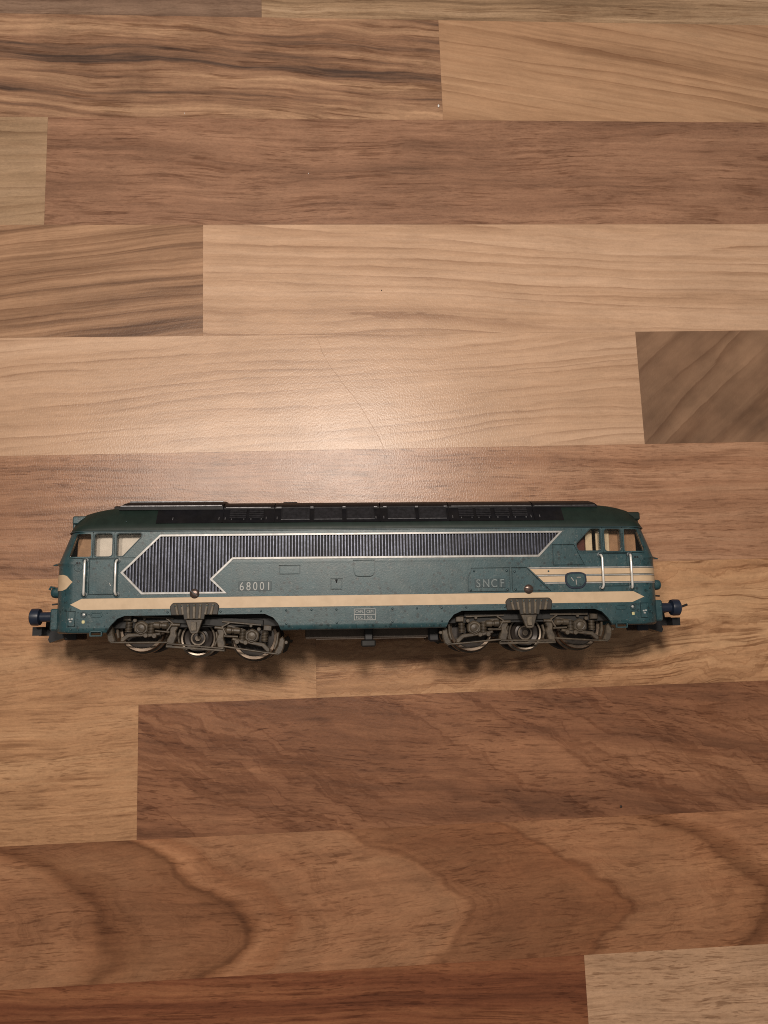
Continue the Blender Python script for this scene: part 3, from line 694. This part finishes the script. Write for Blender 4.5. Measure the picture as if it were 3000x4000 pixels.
for xx in (-44.8, -42.9, -30.2, -26.8, 4.2, 6.7, 26.6, 28.6, 53.8, 56.6, -59.0): tube("roof_pin", [(xx, (D0+U*1.2+N*.3).x, (D0+U*1.2+N*.3).y), (xx, (D0+U*2.2+N*.3).x, (D0+U*2.2+N*.3).y)], .13, ledge, roof, 6)
for x0, x1 in ((-25.6, -16.6), (-15.4, -6.4), (-5.1, 3.8), (7.9, 16.8), (17.85, 26.7)):    # roof hatches
    h = cham("roof_hatch", x0, x1, .16, .98, .15, .40, blackw, roof)
    cham("hatch_edge", x0+.05, x1-.05, .14, .175, .30, .46, ledge, h)
    for a, b in ((x0, x0+.28), (x1-.28, x1)): cham("hatch_edge", a, b, .18, .96, .38, .5, blackp, h)
for x0, x1 in ((-41.7, -36.3), (-35.7, -30.9), (30.5, 35.5), (36.1, 41.1), (42.2, 47.1), (47.8, 52.9)):   # louvres
    h = cham("roof_louvre", x0, x1, .22, .92, .15, .30, black, roof)
    for k in range(5):
        t0 = .27+k*.125
        V, F = cham_vf(x0+.15, x1-.15, t0, t0+.085, .28, .55); build("louvre_blade", V, F, blackw, h)
    for a in (x0+.8, x1-.8): cham("louvre_foot", a-.15, a+.15, .17, .23, .2, .5, ledge, h)
box("whistle", (-26.0, -1.8, 48.2), (-21.2, 1.8, 49.1), black, roof, .25)
box("horn", (-79.6, -7.0, 45.4), (-77.4, -4.0, 47.3), black, roof, .4)
for xx, zz in ((-73.0, 40.9), (62, 39), (-21, 38.6)): rivet(xx, zz, 16.4, .5, roof)

# ---- rib plates on the skirt over the middle axles
for s in (1, -1):
    cx = s*51.5
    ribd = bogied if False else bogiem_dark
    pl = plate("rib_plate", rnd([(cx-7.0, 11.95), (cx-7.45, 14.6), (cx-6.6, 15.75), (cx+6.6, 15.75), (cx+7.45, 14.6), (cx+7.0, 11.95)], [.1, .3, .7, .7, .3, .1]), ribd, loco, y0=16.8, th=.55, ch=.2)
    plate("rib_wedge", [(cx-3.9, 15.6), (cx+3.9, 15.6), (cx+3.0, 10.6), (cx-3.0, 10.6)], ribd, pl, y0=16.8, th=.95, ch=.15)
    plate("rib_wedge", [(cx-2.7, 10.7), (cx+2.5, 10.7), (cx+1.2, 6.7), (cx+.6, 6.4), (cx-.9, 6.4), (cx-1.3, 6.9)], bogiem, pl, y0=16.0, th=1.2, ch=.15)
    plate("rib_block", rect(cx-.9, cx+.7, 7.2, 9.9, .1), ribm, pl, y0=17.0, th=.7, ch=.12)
    for i in range(7):
        bx = cx-5.7+i*1.9; lean = (i-3)*-.12
        inner_ = 1 <= i <= 5; y0 = 17.6 if inner_ and 2 <= i <= 4 else 17.25
        V, F = plate_vf([(bx-.42, 15.3), (bx+.42, 15.3), (bx+.42+lean*2.2, 12.0 if not 2 <= i <= 4 else 10.8), (bx-.42+lean*2.2, 12.0 if not 2 <= i <= 4 else 10.8)], y0, .55, .18)
        build("rib", V, F, ribm, pl)
        rivet(bx, 14.75, y0+.5, .75, pl)

# ---- underframe between the bogies
tank = box("fuel_tank", (-18.4, -8.5, 4.0), (22.6, 8.5, 9.0), tankm, loco, .3)
box("tank_edge", (-15.0, -8.7, 3.8), (20.0, -8.3, 4.1), tankm, tank, .08)
box("bracket_post", (.3, -10.5, 3.4), (2.9, -7.0, 7.6), blackp, tank, .3)
box("bracket_block", (-.8, -11.0, 1.4), (3.8, -7.0, 3.6), bogied, tank, .4)
box("bracket_block", (20.6, -9.5, 2.6), (24.2, 4, 7.4), blackp, tank, .6)
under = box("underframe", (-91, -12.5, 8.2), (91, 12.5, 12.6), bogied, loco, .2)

# ---- bogies
def bogie(cx, tilt):
    H0 = 6.5
    def g(vf): return [(x, y, z-H0) for x, y, z in vf[0]], vf[1]
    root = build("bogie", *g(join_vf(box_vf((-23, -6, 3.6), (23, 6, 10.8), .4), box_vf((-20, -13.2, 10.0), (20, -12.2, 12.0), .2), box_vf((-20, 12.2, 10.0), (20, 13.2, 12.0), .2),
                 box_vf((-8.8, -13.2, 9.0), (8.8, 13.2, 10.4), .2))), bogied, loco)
    root.location = (cx*S, 0, H0*S); root.rotation_euler = (0, tilt, 0)
    def sub(name, vf, mat, smooth=None, mats=None, mi=None): return build(name, *g(vf), mat, root, smooth, mats, mi)
    for side in (-1, 1):
        fl = (lambda vf: vf) if side < 0 else mirror_y
        for wx, r in ((-17.4, 7.0), (0, 5.35), (17.4, 7.0)):
            zc = r-.45
            pr = ([(0, 9.3), (1.1, 9.3), (1.3, 8.7), (r-1.15, 8.4), (r-.95, 9.6), (r-.12, 9.7), (r, 9.4), (r+.05, 7.3), (r+.75, 7.1), (r+.85, 6.5), (r+.3, 6.0), (0, 6.0)] if r > 6 else
                  [(0, 10.4), (.85, 10.4), (.95, 9.6), (1.7, 9.5), (1.8, 9.9), (2.25, 9.9), (2.35, 9.0), (3.0, 8.8), (4.2, 9.2), (r-.75, 8.6), (r-.6, 9.6), (r-.1, 9.7), (r, 9.4), (r+.05, 7.3), (r+.75, 7.1), (r+.85, 6.5), (r+.3, 6.0), (0, 6.0)])
            mi = [0, 0, 0, 0, 1, 1, 1, 1, 1, 0, 0] if r > 6 else [1, 1, 0, 1, 1, 0, 0, 0, 0, 0, 1, 1, 1, 1, 0, 0, 0]
            n = 40; vf = fl(lathe_vf(pr, (wx, 0, zc), 'y', n)); sub("wheel", vf, None, 35, [wheeld, wheelm if r > 6 else hubm], [mi[min(i//n, len(mi)-1)] for i in range(len(vf[1]))])
        for q in (-1, 1):
            mx_ = lambda p: [(a*-q, b) for a, b in p]
            pp = lambda nm, p, y0, th, ch=.12, mat=bogiem: sub(nm, fl(plate_vf(mx_(p), y0, th, ch)), mat)
            cyl = lambda nm, x, z, r, y0, y1, mat=bogiem: sub(nm, fl(lathe_vf([(r, y0), (r, y1-.12), (r-.12, y1), (0, y1)], (-q*x, 0, z), 'y', 14)), mat, 35)
            pp("brake_arm", [(-27.1, 6.3), (-26.3, 7.4), (-25.4, 6.6), (-25.0, 4.2), (-24.1, 2.3), (-25.3, 1.4), (-26.4, 2.2), (-27.0, 4)], 11.6, 2.0, .3)
            pp("brake_shoe", [(-25.0, 8.6), (-24.3, 8.4), (-24.2, 6), (-23.6, 3.4), (-24.2, 3.0), (-24.9, 5)], 9.0, 2.6, .2)
            cyl("pivot_pin", -27.5, 5.6, .55, 11.4, 13.2)
            pp("spring_bracket", [(-22.7, 8.75), (-20.2, 8.75), (-20.2, 10.5), (-22.7, 10.4)], 11.8, 2.0, .2)
            cyl("frame_bolt", -18.9, 9.05, .62, 12, 14.1); cyl("frame_bolt", -16.3, 9.9, .5, 12, 13.6)
            hexp = [(-16.9+2.45*math.cos(math.pi/6+k*math.pi/3), 6.86+2.35*math.sin(math.pi/6+k*math.pi/3)) for k in range(6)]
            pp("axle_box", rnd(hexp, .5, 2), 11.2, 2.6, .35)
            sub("axle_cover", fl(lathe_vf([(1.5, 13.5), (1.5, 14.0), (1.3, 14.2), (1.05, 14.1), (.4, 14.25), (0, 14.3)], (-q*-16.9, 0, 6.86), 'y', 18)), bogiem, 35)
            for sx in (-20.8, -13.95):
                pr = [];
                for k in range(7): zz = 5.35+k*.46; pr += [(.82, zz), (1.12, zz+.12), (1.12, zz+.27), (.82, zz+.4)]
                sub("spring", fl(lathe_vf(pr, (-q*sx, -12.9, 0), 'z', 12, 1)), bogiem, 60)
            pp("frame_web", [(-14.9, 8.6), (-8.4, 10.0), (-8.4, 9.2), (-12.8, 8.5)], 11.9, 1.0, .15)
            vf = lathe_vf([(.5, -13.4), (1.02, -13.1), (1.05, -11.4), (.8, -11.2), (.8, -10.7), (1.05, -10.5), (1.05, -9.2), (.45, -8.6)], (0, -13.4, 8.05), 'x', 16, -q); sub("brake_cylinder", fl(vf), bogiem, 35)
            sub("push_rod", fl(tube_vf([(-q*-12.6, -13.2, 6.3), (-q*-8.3, -13.2, 6.2)], .34, 8)), bogiem, 50)
            pp("equaliser_lever", [(-22.7, 2.3), (-22.7, 3.4), (-20.8, 4.95), (-15.2, 5.35), (-11.1, 5.95), (-10.8, 5.2), (-14.65, 4.2), (-15.8, 4.45), (-20.2, 3.8), (-21.9, 2.3)], 12.2, 1.3, .2)
            cyl("lever_pin", -15.2, 4.74, .72, 12.5, 14.2); cyl("lever_pin", -12.6, 4.8, .72, 12.5, 14.2)
            sub("brake_rod", fl(tube_vf([(-q*-25.3, -13.6, 1.9), (-q*-21, -13.8, 2.15), (-q*-8.6, -13.8, 3.1)], .3, 8)), bogiem, 50)
            pp("hanger_plate", [(-8.6, 8.9), (-6.0, 8.9), (-6.0, 7.6), (-6.5, 6.6), (-6.0, 5.2), (-6.6, 3), (-7.1, 1.6), (-9.1, 1.6), (-8.9, 4), (-8.2, 5.6)], 10.8, 2.2, .25)
            pp("brake_shoe", [(-5.9, 7.6), (-5.2, 7.2), (-5.7, 5), (-5.1, 3), (-5.7, 2.8), (-6.4, 5)], 9.4, 1.6, .2)
            sub("hanger_pin", fl(tube_vf([(-q*-7.8, -13.2, 8.5), (-q*-5.3, -13.2, 8.6)], .5, 8)), bogiem, 50)
            sub("hanger_link", fl(tube_vf([(-q*-9.6, -13.4, 10.3), (-q*-7.6, -13.4, 9.0), (-q*-9.0, -13.4, 6.6)], .38, 6)), bogiem, 50)
            sub("frame_pipe", fl(tube_vf([(-q*-19.4, -13.5, 10.35), (-q*-7.4, -13.5, 10.55)], .3, 6)), bogiem, 50)
        sub("tie_bar", fl(plate_vf([(-9.0, 1.5), (9.0, 1.5), (9.0, 2.2), (-9.0, 2.2)], 12.2, .9, .15)), bogiem)
        sub("tie_rod", fl(tube_vf([(-8.6, -13.5, 2.75), (8.6, -13.5, 2.45)], .28, 6)), bogiem, 50)
    return root
bogie(-51.4, R(5.0)); bogie(51.6, R(-.3))

# ---- ends: buffers, couplings, lamps
for s in (1, -1):
    for yb in (-10.0, 10.0):
        bu = lathe("buffer", [(2.1, 92.5), (2.1, 94.4), (1.55, 94.6), (1.5, 99.6), (2.5, 99.9), (2.65, 100.5), (2.6, 102.3), (2.0, 102.7), (0, 102.8)], (0, yb, 12.2), blue, loco, axis='x', n=24, sign=s)
        lp = lathe("headlight", [(1.7, 93.0), (1.7, 95.6), (1.55, 96.3), (1.25, 96.6), (1.2, 96.3), (0, 96.4)], (0, yb, 19.6), teal, loco, axis='x', n=20, sign=s)
        lathe("lens", [(1.2, 96.3), (1.0, 96.7), (.5, 96.95), (0, 97.05)], (0, yb, 19.6), silver if s > 0 else glass, lp, axis='x', n=16, sign=s)
        if s < 0: tube("lamp_bracket", [(-95.4, yb-1.3, 21.0), (-96.6, yb-1.3, 21.3), (-97.0, yb-1.3, 20.4)], .38, teal, lp, 8)
    e = lambda p: [(a*s, b) for a, b in p]
    cp = build("coupling", *prism_vf(e([(93, 8.2), (93, 6.5), (94.7, 5.6), (99.2, 4.2), (99.7, 5.2), (99.3, 6.6), (99.2, 8.2), (97, 8.8)]), -3.2, 3.2), blackp, loco)
    build("coupling_hook", *prism_vf(e([(99.0, 6.4), (103.0, 6.4), (103.0, 9.2), (101.0, 9.2), (100.9, 11.0), (99.2, 11.2)]), -2.2, 3.0), blackp, cp)
    build("coupling_loop", *prism_vf(e([(101.6, 6.4), (104.2, 6.4), (104.2, 9.0), (101.6, 9.0)]), -6.5, -2.0) if s > 0 else prism_vf(e([(100.6, 6.5), (103.4, 6.5), (103.4, 9.2), (100.6, 9.2)]), -6.5, -2.3), blackp, cp)
    box("coupling_box", (min(s*90.2, s*94.2), -5, 4.9), (max(s*90.2, s*94.2), 5, 7.6), blue if s > 0 else blackp, cp, .3)
    box("buffer_beam", (min(s*91.5, s*95.9), -13, 8.0), (max(s*91.5, s*95.9), 13, 14.6), teal, loco, .4)
    tube("wiper_stub", [(s*94.6, -10.0, 28.4), (s*96.6, -10.0, 28.1)], [.5, .2], teal_dark, body, 6)
    tube("lamp_iron", [(s*94.6, -9.0, 16.2), (s*96.8, -9.0, 16.0)], .28, blackp, body, 6)
tube("brake_hose", [(95.5, 0, 10.5), (101, 0, 10.8), (105, -1, 11.8), (109.5, -1, 13.3)], .38, blackp, loco, 6)

# ------------------------------------------------------------------ small things and a scratch on the table
def blob(name, x, y, rx, ry, rz, mat, sd):
    bm = bmesh.new(); bmesh.ops.create_icosphere(bm, subdivisions=2, radius=1); rg = random.Random(sd)
    for v in bm.verts: k = 1+rg.uniform(-.18, .18); v.co = Vector((x+v.co.x*rx*k, y+v.co.y*ry*k, rz*.9+v.co.z*rz*k))*S
    me = bpy.data.meshes.new(name); bm.to_mesh(me); bm.free(); return link(name, me, mat, None, 60)
crumbw = plain("crumb_white", (.78, .76, .74, 1), .5, var=.05)
crumbd = plain("crumb_dark", (.03, .02, .015, 1), .6, var=.05)
tag(blob("crumb", 43.8, 201.7, .38, .7, .3, crumbw, 1), "tiny white crumb beside the plank joint near the top of the picture", "crumb")
tag(blob("crumb", 95.9, -64.3, .40, .45, .2, crumbd, 2), "tiny dark crumb on the dark plank below the locomotive", "crumb")
tag(blob("crumb", 18.9, 125.2, .16, .3, .1, crumbd, 3), "tiny dark crumb on the pale plank above the glowing reflection", "crumb")
tag(blob("lint_speck", -54.8, 197.8, .10, .32, .08, crumbw, 4), "pale lint speck low on the streaky plank at upper left", "lint")
tag(blob("lint_speck", -7.7, 172.8, .10, .30, .08, crumbw, 5), "pale lint speck in the middle of the long brown plank", "lint")
scratchm = plain("scratch_brown", (.42, .28, .19, 1), .4, var=.1)
hp = [(-6.5, 108.5), (-5.2, 105.6), (-3.8, 101.0), (-1.0, 95.5), (1.2, 92.5), (3.8, 88.5), (7.2, 84.2), (10.0, 79.8), (12.2, 75.5), (15.0, 70.6), (17.8, 64.5)]
h = tube("scratch_line", [(a, b, .07+.02*math.sin(i)) for i, (a, b) in enumerate(hp)], .038, scratchm, None, 5)  # scratch in the laminate, built as a thin tube
tag(h, "fine brown scratch curving across the pale plank above the locomotive roof", "scratch")
